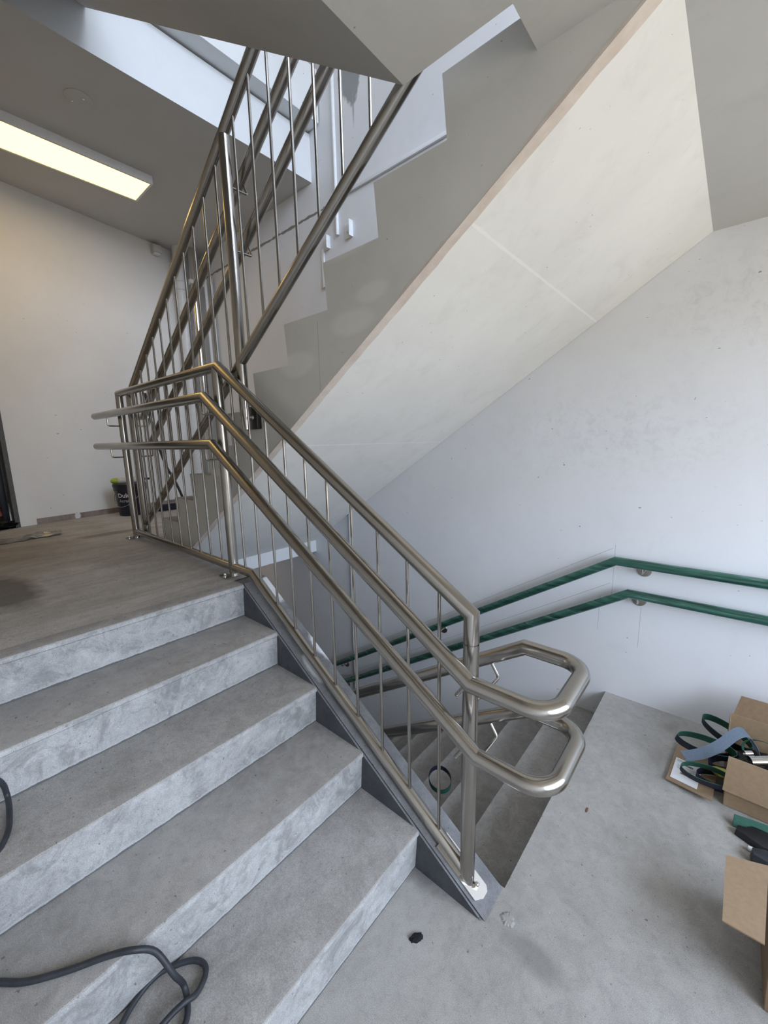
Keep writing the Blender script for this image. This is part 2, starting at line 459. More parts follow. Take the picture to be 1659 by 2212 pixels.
# door in the far wall: grey jamb, black leaf pushed open
fr = bpy.data.objects.new('door_1', None); S.collection.objects.link(fr); fr.location = (wx(DY1), DY1, ZL); fr['kind'] = 'structure'
def sk_box(bm, ya, yb, za, zb, ta, tb):
    p = [(wx(ya)-ta, ya), (wx(yb)-ta, yb), (wx(yb)-tb, yb), (wx(ya)-tb, ya)]
    lo_ = [bm.verts.new((x_, y_, za)) for x_, y_ in p]; hi = [bm.verts.new((x_, y_, zb)) for x_, y_ in p]
    bm.faces.new(lo_[::-1]); bm.faces.new(hi)
    for i in range(4): bm.faces.new((lo_[i], lo_[(i+1) % 4], hi[(i+1) % 4], hi[i]))
bm = bmesh.new()
sk_box(bm, DY1-.03, DY1+.004, ZL, DZ, -.012, T+.012); sk_box(bm, DY0-.004, DY0+.03, ZL, DZ, -.012, T+.012); sk_box(bm, DY0, DY1, DZ-.03, DZ+.004, -.012, T+.012)
bm.normal_update(); link('door_frame', tomesh(bm), M_jamb, fr)
bm = bmesh.new(); box_bm(bm, (-5.05, DY1-.085, ZL+.01), (wx(DY1)-T-.02, DY1-.04, DZ-.04)); bevel(bm, .003); link('door_leaf', tomesh(bm), M_dark, fr, smooth=35)

# dim room beyond the door
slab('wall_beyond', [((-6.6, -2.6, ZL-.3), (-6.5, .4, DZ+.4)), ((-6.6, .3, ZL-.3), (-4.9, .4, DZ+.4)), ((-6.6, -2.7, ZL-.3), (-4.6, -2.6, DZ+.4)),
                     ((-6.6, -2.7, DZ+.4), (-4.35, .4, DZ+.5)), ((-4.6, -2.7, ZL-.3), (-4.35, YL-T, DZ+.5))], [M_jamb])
slab('floor_beyond', [((-6.6, -2.7, ZL-.3), (-4.9, .4, ZL)), ((-4.9, -2.7, ZL-.3), (-4.62, YL-T, ZL))], [M_upland])

# half landing (bottom right), upper landing, upper half landing, next floor
def top_first(f): return 0 if f.normal.z > .5 else 1
slab('floor', [((-.3, YL, -.27), (WX, KW, 0)), ((.2716, KW, -.27), (WX, YW, 0))], [M_floor, M_riser], top_first)
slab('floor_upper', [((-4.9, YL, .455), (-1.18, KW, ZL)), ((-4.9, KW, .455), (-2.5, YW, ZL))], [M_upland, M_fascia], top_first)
slab('floor_half_above', [((-.033, YL, 2.531), (WX, 0, Z2)), ((.275, 0, 2.531), (WX, KW, Z2)), ((.563, KW, 2.531), (WX, YW, Z2))],
     [M_tread, M_under], top_first)
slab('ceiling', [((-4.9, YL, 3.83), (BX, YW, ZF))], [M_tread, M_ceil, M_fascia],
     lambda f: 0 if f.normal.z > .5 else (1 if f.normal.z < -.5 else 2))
slab('trim_1', [((BX-.03, -1.2+1.2+.02, 4.215), (-2.17, 1.615, 4.26)), ((-2.205, .02, 4.26), (-2.17, 1.615, 4.60))], [M_fascia])
slab('ceiling_top', [((-4.9, YL-T, 6.9), (WX+T, YW+T, 7.05))], [M_ceil])
slab('floor_lower', [((-4.9, YL, -2.2), (WX, YW, -11*R))], [M_tread])

# ---------------------------------------------------------------- concrete flights
def step_mesh(x_n, z0, z1, run, y0, y1, first=False):
    """one step: nosing at (x_n,z1), riser leaning back by OV, tread run back to the next riser"""
    bm = bmesh.new()
    xb = x_n - OV
    pts = [(x_n, z1), (x_n+.001, z1-.020), (x_n-.006, z1-.026), (xb, z0), (xb-run-.02, z0), (xb-run-.02, z1)]
    caps, sides = prism_y(bm, pts, y0, y1, [1, 1, 1, 1, 1, 0])
    es = [e for e in bm.edges if all(abs(v.co.x-x_n) < 1e-5 and abs(v.co.z-z1) < 1e-5 for v in e.verts)]
    bmesh.ops.bevel(bm, geom=es, offset=.006, segments=2, affect='EDGES', profile=.5)
    bmesh.ops.recalc_face_normals(bm, faces=bm.faces)
    return tomesh(bm)

# near flight, five risers up to the upper landing
fl = thing('stair_flight', (-.55, -.7, 0), 'bare concrete stair flight of five steps rising on the left, black hose lying across it', 'stairs')
for k in range(1, 6):
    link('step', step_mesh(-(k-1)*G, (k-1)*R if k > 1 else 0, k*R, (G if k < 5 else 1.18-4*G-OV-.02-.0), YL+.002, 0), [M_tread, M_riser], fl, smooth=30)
bm = bmesh.new()
prism_y(bm, [(-.02, -.26), (-.30, 0.0), (-1.18, .50), (-1.18, .47), (-1.5, .456), (-1.18, .40)][:3] + [(-1.19, .35)], YL, KW)
link('waist_slab', tomesh(bm), M_riser, fl)
bm = bmesh.new()
kz = lambda x_: .17 - .638*x_
pts = [(.2665, 0), (-.02, 0), (-1.19, .5), (-1.19, ZL), (-1.105, ZL)]
caps, sides = prism_y(bm, pts, 0, KW)
es = [e for e in bm.edges if abs(e.verts[0].co.y-e.verts[1].co.y) < 1e-6 and min(v.co.x for v in e.verts) < -1.1 and max(v.co.x for v in e.verts) > .26]
bmesh.ops.bevel(bm, geom=es, offset=.007, segments=2, affect='EDGES')
bmesh.ops.recalc_face_normals(bm, faces=bm.faces)
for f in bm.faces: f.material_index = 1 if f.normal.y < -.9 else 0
link('kerb', tomesh(bm), [M_kerb, M_kerb_shade], fl)

# descending flight under the soffit
fd = thing('stair_flight', (-.8, .9, -11*R), 'bare concrete stair flight going down between the steel balustrade and the green handrails', 'stairs')
GB = .268
for k in range(1, 12):
    x_n = .2716 - k*GB
    bm = bmesh.new()
    pts = [(x_n, -k*R), (x_n, -k*R-.03), (x_n-OV, -(k+1)*R-.02), (x_n+GB+.0, -(k+1)*R-.02), (x_n+GB-OV+.001, -k*R)]
    if k == 11: continue
    prism_y(bm, pts, KW, YW-.002, [1, 1, 1, 1, 0])
    link('step', tomesh(bm), [M_tread, M_riser], fd)
bm = bmesh.new()
prism_y(bm, [(.2716, -.27), (.2716, -.02), (.2716-OV, -.19), (-2.4, -11*R-.02), (-2.1, -11*R-.02)], KW, YW); link('waist_slab', tomesh(bm), M_riser, fd)

# rising flight with saw-tooth stringer and cream soffit
fc = thing('stair_flight', (-1.0, .9, ZL), 'painted concrete stair flight overhead with grey saw-toothed side and cream soffit', 'stairs')
pts = [(-2.5, .575), (-2.5, ZL)]
mi = [0, 2]
for k in range(1, 12):
    xn = CX1 + (k-1)*G
    pts.append((xn + OV, ZL+(k-1)*R)); mi.append(2)
    pts.append((xn, ZL+k*R)); mi.append(2)
pts += [(.563, Z2), (.563, 2.531)]; mi += [2, 1]
bm = bmesh.new()
prism_y(bm, pts, KW, YW-.002, mi)
link('flight_slab', tomesh(bm), [M_string, M_soffit, M_tread], fc)
bm = bmesh.new()
N = 60; prev = None
for i in range(N+1):
    xx = -2.49 + (.560+2.49)*i/N; zz = 2.531 + (2.531-.575)/(.563+2.5)*(xx-.563)
    wob = random.uniform(-.004, .004) + .004*math.sin(i*.7); w2 = random.uniform(-.003, .003)
    a = [(xx, KW-.0015, zz+.004+wob), (xx, KW-.0015, zz-.003), (xx, KW+.040+w2, zz-.003), (xx, KW+.040+w2, zz+.004)]
    ring = [bm.verts.new(p) for p in a]
    if prev:
        for j in range(4): bm.faces.new((prev[j], prev[(j+1) % 4], ring[(j+1) % 4], ring[j]))
    else: bm.faces.new(ring)
    prev = ring
bm.faces.new(prev)
tag(link('edge_strip', tomesh(bm), M_strip, fc), 'pinkish unpainted strip along the soffit edge')

# flight above the camera; only its soffit shows
fa = thing('stair_flight', (-1.1, -.7, Z2), 'dark underside of the concrete stair flight crossing the top of the picture', 'stairs')
pts = [(-.033, 2.531), (-.033, Z2), (0, Z2)]
mi = [0, 0, 0]
for k in range(1, 9):
    xn = -(k-1)*G
    pts.append((xn-OV if k == 1 else xn-OV, Z2+(k-1)*R)); mi.append(1)
    pts.append((xn, Z2+k*R)); mi.append(1)
pts += [(BX, ZF), (BX, 2.531+.668*(-.033-BX))]; mi += [0, 0]
pts.pop(2); mi.pop(2)
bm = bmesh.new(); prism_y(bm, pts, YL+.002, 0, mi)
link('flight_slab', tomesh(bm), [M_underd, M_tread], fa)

# ---------------------------------------------------------------- balustrades
RR = .025
def bracket(parent, rail_pt, post_pt, slope, drop=.078):
    """round bar: leaves the rail at right angles, bends, runs level across to the post"""
    d = Vector(slope).normalized(); dn = Vector((-d.z, 0, d.x)) if d.x > 0 else Vector((d.z, 0, -d.x))
    if dn.z > 0: dn = -dn
    rp = Vector(rail_pt); e = rp + dn*drop; post = Vector((e.x, post_pt[1], e.z))
    sgn = 1 if post.y > e.y else -1
    end = Vector((post_pt[0], post_pt[1]-sgn*.020, e.z))
    pts = fillet([rp + dn*.018, e, end], [1], .014, 6)
    return tube('bracket', pts, .0055, M_steel, parent, 10)

def plate_bolts(parent, c, mat_axis_x, mat_axis_y, nrm, sx, sy, spots, cut=False):
    X = Vector(mat_axis_x).normalized(); Y = Vector(mat_axis_y).normalized(); Nn = Vector(nrm).normalized(); c = Vector(c)
    bm = bmesh.new(); q = []
    cc = [(-sx, -sy), (sx-.018, -sy), (sx, -sy+.03), (sx, sy-.012), (sx-.012, sy), (-sx, sy)] if cut else \
         [(-sx+.008, -sy), (sx-.008, -sy), (sx, -sy+.008), (sx, sy-.008), (sx-.008, sy), (-sx+.008, sy), (-sx, sy-.008), (-sx, -sy+.008)]
    lo_ = [bm.verts.new(c + X*a + Y*b) for a, b in cc]; hi = [bm.verts.new(c + X*a + Y*b + Nn*.008) for a, b in cc]
    bm.faces.new(lo_[::-1]); bm.faces.new(hi)
    for i in range(len(cc)): bm.faces.new((lo_[i], lo_[(i+1) % len(cc)], hi[(i+1) % len(cc)], hi[i]))
    pl = link('base_plate', tomesh(bm), M_steel2, parent)
    for a, b in spots:
        p = c + X*a + Y*b + Nn*.008; bm = bmesh.new()
        lathe_bm(bm, [(.0125, 0), (.0125, .002)], p, 20, Nn); lathe_bm(bm, [(.0095, .002), (.0095, .009)], p, 6, Nn)
        lathe_bm(bm, [(.0075, .009), (.0072, .013), (.0055, .017), (.002, .019)], p, 16, Nn)
        link('bolt', tomesh(bm), M_steel2, pl, smooth=35)
    return pl

YA = .05; HN = -.045; HF = .262; SL = .638
ba = thing('stair_balustrade', (-.55, YA, 0), 'brushed stainless steel balustrade beside the near concrete steps with looped lower handrails', 'balustrade')
TK = (-1.256, 1.967); TB = (.174, 1.046)
tube('top_rail', [(-2.750, YA, 1.967), (TK[0], YA, TK[1]), (TB[0], YA, TB[1]), (TB[0], YA, .95)], RR, M_steel, ba, 28)
tube('bottom_rail', [(-2.745, YA, .928), (-1.082, YA, .922), (.162, YA, .084)], .0235, M_steel, ba, 28)
tube('post', [(TB[0], YA, .955), (TB[0], YA, .052)], RR, M_steel, ba, 28)
tube('post', [(-1.275, YA, 1.962), (-1.275, YA, ZL+.004)], RR, M_steel, ba, 28)
tube('post', [(-2.745, YA, 1.962), (-2.745, YA, ZL+.004)], RR, M_steel, ba, 28)
def zt(x): return TK[1] if x < TK[0] else TK[1] + (TB[1]-TK[1])*(x-TK[0])/(TB[0]-TK[0])
def zb(x): return .925 if x < -1.082 else .922 + (.084-.922)*(x+1.082)/(1.244)
for x_ in [-2.587 + .1325*k for k in range(10)] + [-1.153, -1.012, -.878, -.746, -.610, -.478, -.344, -.212, -.077, .055]:
    tube('baluster', [(x_, YA, zt(x_)-.01), (x_, YA, zb(x_)+.01)], .0062, M_steel, ba, 12)
# two handrails, each looping round the bottom post and on down the lower flight
for zup, zlo, xup, xlo, xend, xf in ((1.812, .878, -1.238, .224, -3.03, .264), (1.584, .650, -1.198, .248, -3.085, .287)):
    xo = .462
    zfar = zlo + .0
    run = [(xend, HN, zup+.004), (xup, HN, zup), (xlo, HN, zlo), (xo, HN, zlo), (xo, HF, zfar), (xf, HF, zfar), (-2.35, HF, zfar - SL*(xf+2.35))]
    hr = tube('handrail', fillet(run, [3, 4], .078, 12), RR, M_steel, ba, 32, dome=True)
    sl = (zlo-zup)/(xlo-xup)
    zat = lambda x: zup + sl*(x-xup)
    bracket(hr, (-1.275, HN, zup), (-1.275, YA), (1, 0, 0))
    bracket(hr, (-2.745, HN, zup), (-2.745, YA), (1, 0, 0))
    dx = .078*SL/math.hypot(1, SL)
    bracket(hr, (TB[0]+dx, HN, zat(TB[0]+dx)), (TB[0], YA), (1, 0, -SL))
    bracket(hr, (TB[0]-dx, HF, zfar - SL*(xf-TB[0]+dx)), (TB[0], YA), (1, 0, SL))
plate_bolts(ba, (-1.275, YA-.008, ZL), (1, 0, 0), (0, 1, 0), (0, 0, 1), .045, .062, [(0, -.046), (0, .046), (.03, -.046)][:2])
plate_bolts(ba, (-2.745, YA-.008, ZL), (1, 0, 0), (0, 1, 0), (0, 0, 1), .045, .062, [(0, -.046), (0, .046)])
nk = Vector((.638, 0, 1)).normalized()
plate_bolts(ba, (.148, YA+.004, .17-.638*.148), (1, 0, -.638), (0, 1, 0), nk, .102, .036, [(-.07, 0), (.062, .0)], cut=True)

# balustrade of the rising flight, fixed to the side of its stringer
YC = .114; YCH = .218
bc = thing('stair_balustrade', (-1.14, YC, ZL), 'dark stainless steel balustrade rising steeply along the saw-toothed overhead flight', 'balustrade')
ct = lambda x: 2.960 + SL*(x+1.155)
cb = lambda x: 1.985 + SL*(x+1.135)
XE = .02; XS = -2.70
tube('top_rail', [(XS, YC, 1.5), (XS, YC, ct(XS)), (XE, YC, ct(XE))], RR, M_steel, bc, 28)
tube('bottom_rail', [(XS, YC, cb(XS)), (XE, YC, cb(XE))], .0235, M_steel, bc, 28)
tube('post', [(XS, YC, 1.5), (XS, YC, ZL+.004)], RR, M_steel, bc, 28)
tube('post', [(-1.145, YC, ct(-1.145)-.012), (-1.145, YC, 1.655)], RR, M_steel, bc, 28)
tube('post', [(XE, YC, ct(XE)-.012), (XE, YC, cb(XE)-.01)], RR, M_steel, bc, 28)
for x_ in [-1.245 - .1345*k for k in range(11)] + [-1.062 + .1345*k for k in range(9)]:
    tube('baluster', [(x_, YC, ct(x_)-.01), (x_, YC, cb(x_)+.01)], .0062, M_steel, bc, 12)
for zz, x0, zl in ((2.838, -1.19, 1.812), (2.592, -1.155, 1.584)):
    xk = x0 - (zz-zl)/SL
    hr = tube('handrail', [(-3.06, YCH, zl), (xk, YCH, zl), (XE, YCH, zz+SL*(XE-x0))], RR, M_steel, bc, 28, dome=True)
    dx = .05
    bracket(hr, (-1.145-dx, YCH, zz+SL*(-1.145-dx-x0)), (-1.145, YC), (1, 0, SL), .095)
    bracket(hr, (XS, YCH, zl), (XS, YC), (1, 0, 0))
bm = bmesh.new(); box_bm(bm, (-1.118, YC+.006, 1.655), (-1.052, KW-.001, 1.765)); bevel(bm, .004)
cl = link('side_cleat', tomesh(bm), M_steeldark, bc, smooth=35)
bm = bmesh.new(); lathe_bm(bm, [(.012, 0), (.012, .004), (.008, .008), (.007, .014), (.003, .017)], (-1.085, YC+.006, 1.712), 14, Vector((0, -1, 0)))
link('bolt', tomesh(bm), M_steel2, cl, smooth=35)

# green film-wrapped handrails on the right wall
def wall_rail(xk, zk, label, discs):
    yr = 1.555
    th = thing('handrail', (xk, yr, zk), label, 'handrail', None)
    sl = .632
    tube('rail', [(-2.3, yr, zk - sl*(2.3+xk)), (xk, yr, zk), (WX-.1, yr, zk+.004)], RR, M_green, th, 28)
    for bx_ in discs:
        bz = zk if bx_ > xk else zk - sl*(xk-bx_)
        br = lathe('bracket', [(.037, 0), (.037, .004), (.034, .007), (.006, .0075)], (bx_, YW-.0005, bz-.048), M_steel, th, 28, (0, -1, 0))
        tube('bracket_arm', fillet([(bx_, YW-.006, bz-.048), (bx_, yr, bz-.052), (bx_, yr, bz-.018)], [1], .014, 6), .006, M_steel2, br, 10)
wall_rail(.282, .872, 'upper of two green film-wrapped handrails on the pale right wall', (.416, 1.5, -.926, -2.1))
wall_rail(.359, .692, 'lower of two green film-wrapped handrails on the pale right wall', (.405, 1.5, -.926, -2.1))

# ---------------------------------------------------------------- ceiling light, smoke alarm, sensor
lt = thing('ceiling_light', (-3.40, .02, 3.73), 'long rectangular surface mounted batten light glowing warm on the dark ceiling', 'ceiling light')
x0, x1, y0, y1 = -3.585, -3.215, -1.25, .655
bm = bmesh.new()
for a, b in (((x0, y0, 3.765), (x0+.018, y1, 3.829)), ((x1-.018, y0, 3.765), (x1, y1, 3.829)), ((x0+.018, y0, 3.765), (x1-.018, y0+.018, 3.829)),
             ((x0+.018, y1-.018, 3.765), (x1-.018, y1, 3.829)), ((x0+.018, y0+.018, 3.80), (x1-.018, y1-.018, 3.829))): box_bm(bm, a, b)
link('housing', tomesh(bm), M_white, lt)
bm = bmesh.new(); box_bm(bm, (x0+.02, y0+.02, 3.768), (x1-.02, y1-.02, 3.796)); link('diffuser', tomesh(bm), M_lamp, lt)
l2 = thing('ceiling_light', (-3.6, .9, .40), 'warm light fixture under the upper landing above the lower stairwell', 'ceiling light')
bm = bmesh.new(); box_bm(bm, (-3.75, .5, .43), (-3.45, 1.4, .454)); link('housing', tomesh(bm), M_white, l2)
bm = bmesh.new(); box_bm(bm, (-3.73, .52, .415), (-3.47, 1.38, .429)); link('diffuser', tomesh(bm), M_lamp2, l2)

sm = tag(lathe('smoke_alarm_base', [(.078, 0), (.078, -.004), (.070, -.008), (.02, -.009)], (-2.73, .035, 3.8295), M_ceil, loc=(-2.73, .035, 3.83)),
         'flat round cover plate on the dark ceiling right of the light', 'ceiling cover')
bm = bmesh.new(); lathe_bm(bm, [(.006, 0), (.006, -.004)], (-2.70, .055, 3.8215), 10); link('screw', tomesh(bm), M_steel2, sm)
bm = bmesh.new(); lathe_bm(bm, [(.005, 0), (.005, -.003)], (-2.77, .01, 3.8215), 10); link('screw', tomesh(bm), M_steel2, sm)
sn = thing('wall_sensor', (-4.44, 1.12, 3.72), 'small white sensor box high on the far wall under the ceiling', 'sensor')
bm = bmesh.new(); box_bm(bm, (wx(1.12)+.001, 1.07, 3.72), (wx(1.12)+.085, 1.165, 3.80)); bevel(bm, .010); link('body', tomesh(bm), M_ceil, sn, smooth=35)
bm = bmesh.new(); box_bm(bm, (wx(1.12)+.02, 1.085, 3.70), (wx(1.12)+.075, 1.15, 3.72)); bevel(bm, .006); link('lens', tomesh(bm), M_white, sn, smooth=35)

# ---------------------------------------------------------------- pipes and fixings on the walls
p1 = thing('riser_pipe', (-4.36, 1.33, ZL), 'fat white vertical pipe in the far corner behind the balustrades', 'pipe')
tube('pipe', [(-4.36, 1.33, ZL), (-4.36, 1.33, 3.83)], .058, M_pipe, p1, 24)
lathe('pipe_collar', [(.059, 0), (.068, .01), (.068, .09), (.059, .10)], (-4.36, 1.33, 3.36), M_pipe, p1, 24)
p2 = thing('riser_pipe', (-4.28, 1.45, ZL), 'slimmer shiny metal pipe with a small valve standing right of the white pipe', 'pipe')
tube('pipe', [(-4.28, 1.45, ZL), (-4.28, 1.45, 3.83)], .045, M_steel2, p2, 24)
bm = bmesh.new()
lathe_bm(bm, [(.060, -.012), (.060, .012)], (-4.28, 1.45, 3.44), 20)
box_bm(bm, (-4.22, 1.36, 3.42), (-4.18, 1.40, 3.46)); box_bm(bm, (-4.26, 1.50, 3.42), (-4.20, 1.545, 3.46))
link('pipe_clamp', tomesh(bm), M_pipe, p2, smooth=35)
vb = lathe('valve', [(.016, 0), (.016, .06), (.026, .062), (.026, .085), (.012, .09)], (-4.245, 1.44, 1.90), M_red, p2, 16, (.9, -.45, .15))
bm = bmesh.new(); tube_bm(bm, [(-4.17, 1.39, 1.93), (-4.14, 1.41, 1.98), (-4.13, 1.44, 2.02)], .008, 8); link('valve_lever', tomesh(bm), M_white, vb, smooth=35)
for xx, yy, rr_ in ((-4.19, 1.545, .018), (-4.13, 1.588, .014)):
    tag(tube('conduit', [(xx, yy, ZL), (xx, yy, 3.5)], rr_, M_pipe, None, 12, loc=(xx, yy, ZL)),
        'thin pale conduit in the far corner right of the shiny pipe' if rr_ > .015 else 'thinnest pale conduit nearest the right wall in the far corner', 'conduit')
tag(tube('conduit', [(-1.99, YW-.012, 3.31), (-1.99, YW-.012, 6.5)], .014, M_galv, None, 14, loc=(-1.99, YW-.012, 3.31)),
    'white conduit running up the right wall above the two bolted plates', 'conduit')
tag(tube('conduit', [(-1.965, YW-.012, -1.9), (-1.965, YW-.012, 1.0)], .012, M_galv, None, 14, loc=(-1.965, YW-.012, -1.9)),
    'white conduit down the right wall seen through the near balusters', 'conduit')
def angle_fix(loc, label, w, h, bolt=True):
    x_, z_ = loc
    th = thing('fixing_bracket', (x_, YW, z_), label, 'bracket', None)
    bm = bmesh.new(); box_bm(bm, (x_-w/2, YW-.008, z_), (x_+w/2, YW-.0005, z_+h)); box_bm(bm, (x_+w/2-.008, YW-.045, z_), (x_+w/2, YW-.008, z_+h))
    link('plate', tomesh(bm), M_galv, th)
    if bolt:
        bm = bmesh.new(); lathe_bm(bm, [(.02, 0), (.02, .004)], (x_, YW-.008, z_+h*.45), 16, Vector((0, -1, 0))); lathe_bm(bm, [(.013, .004), (.013, .016)], (x_, YW-.008, z_+h*.45), 6, Vector((0, -1, 0)))
        link('bolt', tomesh(bm), M_galv, th)
angle_fix((-2.13, 3.24), 'left of the two small white bolted brackets on the right wall', .07, .10)
angle_fix((-1.86, 3.25), 'right of the two small white bolted brackets on the right wall', .085, .12)
th = thing('fixing_strap', (-2.19, YW, 2.95), 'narrow white strap with a clip below the left bolted bracket', 'bracket')
box('strap', (-2.205, YW-.012, 2.98), (-2.175, YW-.0005, 3.26), M_galv, th, .001)
box('clip', (-2.195, YW-.02, 2.945), (-2.15, YW-.0005, 3.0), M_galv, th, .002)
tag(box('wall_ledge', (-1.86, YW-.02, 3.575), (-.9, YW-.0005, 3.60), M_wallR, None, .002), 'shallow painted ledge on the right wall above the bolted brackets', 'ledge')

# ---------------------------------------------------------------- far landing clutter
bk = thing('paint_bucket', (-4.02, .42, ZL), 'dark navy paint bucket with white lettering standing by the far wall', 'bucket')
BC = Vector((-4.03, .435, ZL))
lathe('body', [(.118, 0), (.122, .004), (.143, .255), (.146, .26), (.150, .262), (.150, .30), (.147, .302)], BC, M_navy, bk, 40)
ld = lathe('lid', [(.153, .298), (.155, .305), (.155, .325), (.148, .332), (.02, .330)], BC, M_black, bk, 40)
hp = [BC + Vector((.151*math.cos(a), .151*math.sin(a), .26 - .16*math.sin((a+2.45)/(2.9)*math.pi))) for a in [(-2.45 + 2.9*i/16) for i in range(17)]]
tube('handle', hp, .003, M_steel2, bk, 8)
def on_bucket(bm, pts2, z0, off=.0012):
    """wrap flat outline points (s along the wall of the bucket, h up) round the body"""
    a0 = math.atan2(-.62, .78)
    return [bm.verts.new(BC + Vector(((.118 + .0975*(z0+h) + off)*math.cos(a0+s/.135), (.118 + .0975*(z0+h) + off)*math.sin(a0+s/.135), z0+h))) for s, h in pts2]
def wrap_text(name, txt, size, s0, z0, mat):
    cu = bpy.data.curves.new(name, 'FONT'); cu.body = txt; cu.size = size; cu.resolution_u = 3; cu.offset = size*.012
    tmp = bpy.data.objects.new('tmp', cu); S.collection.objects.link(tmp)
    bpy.context.view_layer.update()
    me0 = bpy.data.meshes.new_from_object(tmp.evaluated_get(bpy.context.evaluated_depsgraph_get()))
    bm = bmesh.new(); bm.from_mesh(me0)
    bmesh.ops.triangulate(bm, faces=bm.faces); bmesh.ops.subdivide_edges(bm, edges=bm.edges, cuts=1)
    a0 = math.atan2(-.62, .78)
    for v in bm.verts:
        s, h = v.co.x + s0, v.co.y + z0; rr_ = .118 + .0975*h + .0016
        v.co = BC + Vector((rr_*math.cos(a0+s/.135), rr_*math.sin(a0+s/.135), h))
    bpy.data.objects.remove(tmp); me = bpy.data.meshes.new(name); bm.to_mesh(me); bm.free()
    return link(name, me, mat, bk)
wrap_text('lettering', 'Dulux', .062, -.075, .195, M_print)
wrap_text('lettering', 'Acratex', .045, -.070, .145, M_print2)
def patch(name, s0, s1, h0, h1, mat, off=.0012):
    bm = bmesh.new(); n_ = 12
    lo_ = on_bucket(bm, [(s0+(s1-s0)*i/n_, 0) for i in range(n_+1)], h0, off); hi = on_bucket(bm, [(s0+(s1-s0)*i/n_, 0) for i in range(n_+1)], h1, off)
    for i in range(n_): bm.faces.new((lo_[i], lo_[i+1], hi[i+1], hi[i]))
    return link(name, tomesh(bm), mat, bk)
patch('label_stripe', -.068, .01, .122, .132, M_print)
patch('label', -.068, .07, .028, .11, M_purple); patch('label_panel', -.066, -.012, .034, .07, M_print2, .0018)

ro = thing('paint_roller', (-4.03, .44, ZL+.333), 'paint roller with lime end cap and grubby nap resting on the bucket', 'paint roller')
RC = Vector((-4.03, 0, ZL+.364)); ax = (0, 1, 0)
lathe('sleeve', [(.028, 0), (.031, .004), (.031, .205), (.028, .21)], RC+Vector((0, .325, 0)), M_nap, ro, 24, ax)
lathe('end_cap', [(.010, 0), (.024, .012), (.029, .03), (.030, .055), (.0275, .058)], RC+Vector((0, .268, 0)), M_lime, ro, 20, ax)
tube('handle', [RC+Vector((0, .53, 0)), RC+Vector((0, .60, .0)), RC+Vector((0, .645, -.002))], .011, M_black, ro, 12)

sq = thing('floor_squeegee', (-4.2, .8, ZL), 'black long-handled floor squeegee with flat head leaning by the far wall', 'squeegee')
bm = bmesh.new(); box_bm(bm, (-4.02, .66, ZL+.002), (-3.95, 1.02, ZL+.075)); box_bm(bm, (-4.18, .70, ZL+.002), (-4.02, 1.00, ZL+.05)); bevel(bm, .008)
link('head', tomesh(bm), M_navy, sq, smooth=35)
tube('handle', smooth_path([(-4.06, .99, ZL+.04), (-4.12, .94, 1.15), (-4.18, .86, 1.40), (-4.24, .80, 1.80), (-4.27, .775, 2.16)]), .014, M_black, sq, 12)

# plastic scrap on the landing
bm = bmesh.new(); nx, ny = 16, 9; V = []
for i in range(nx+1):
    for j in range(ny+1):
        u = i/nx; v = j/ny
        x_ = -3.47 + .20*(v-.5)*(1.1-.4*u) + random.uniform(-.012, .012); y_ = -.86 + .58*u + random.uniform(-.01, .01)
        h = .004 + .024*abs(math.sin(5*u+3*v))*random.random()*(1 - abs(v-.5)) + (.02*random.random() if u > .6 else 0)
        V.append(bm.verts.new((x_, y_, ZL+h)))
for i in range(nx):
    for j in range(ny): bm.faces.new((V[i*(ny+1)+j], V[(i+1)*(ny+1)+j], V[(i+1)*(ny+1)+j+1], V[i*(ny+1)+j+1]))
o = link('plastic_sheet', tomesh(bm), M_film); o.modifiers.new('s', 'SOLIDIFY').thickness = .0015
tag(o, 'crumpled scrap of clear plastic film lying on the landing before the doorway', 'plastic film')

# things in the doorway
def lump(name, c, rad, mat, label, cat, n_=3, amp=.25, seed=1, flat=True):
    rnd = random.Random(seed); bm = bmesh.new(); bmesh.ops.create_icosphere(bm, subdivisions=n_, radius=1)
    for v in bm.verts:
        k = 1 + amp*(rnd.random()-.5) + amp*.6*math.sin(v.co.x*5+seed)*math.cos(v.co.y*4)
        v.co = Vector((v.co.x*rad[0]*k, v.co.y*rad[1]*k, max(v.co.z, -.85 if flat else -9)*rad[2]*k)) + Vector(c)
    mz = min(v.co.z for v in bm.verts)
    if flat:
        for v in bm.verts: v.co.z += (c[2]-rad[2]) - mz
    return tag(link(name, tomesh(bm), mat, smooth=60), label, cat)
lump('rubbish_bag', (-4.22, -.66, ZL+.0375), (.17, .17, .035), M_bag, 'black rubbish bag slumped flat in the doorway', 'bag', 4, .35, 3)
tag(tube('air_hose', smooth_path([(-4.55, -.85, ZL+.15), (-4.50, -.68, ZL+.20), (-4.44, -.59, ZL+.17), (-4.40, -.545, ZL+.085)]), .030, M_hose, None, 14),
    'dull red hose bent over the black bag in the doorway', 'hose')
for i, (cx, cy, cz, s) in enumerate(((-4.95, -.80, .06, .07), (-5.0, -.74, .17, .06), (-4.95, -.77, .28, .055), (-5.0, -.79, .38, .05))):
    lump('stone_block', (-4.95, cy, ZL+.06+i*.10), (.11, .10, .047), M_tan, ['lowest of the tan blocks piled beyond the doorway', 'second from bottom of the tan blocks beyond the doorway',
         'third from bottom of the tan blocks beyond the doorway', 'topmost of the tan blocks piled beyond the doorway'][i], 'block', 3, .3, 10+i)['group'] = 'tan blocks beyond the doorway'

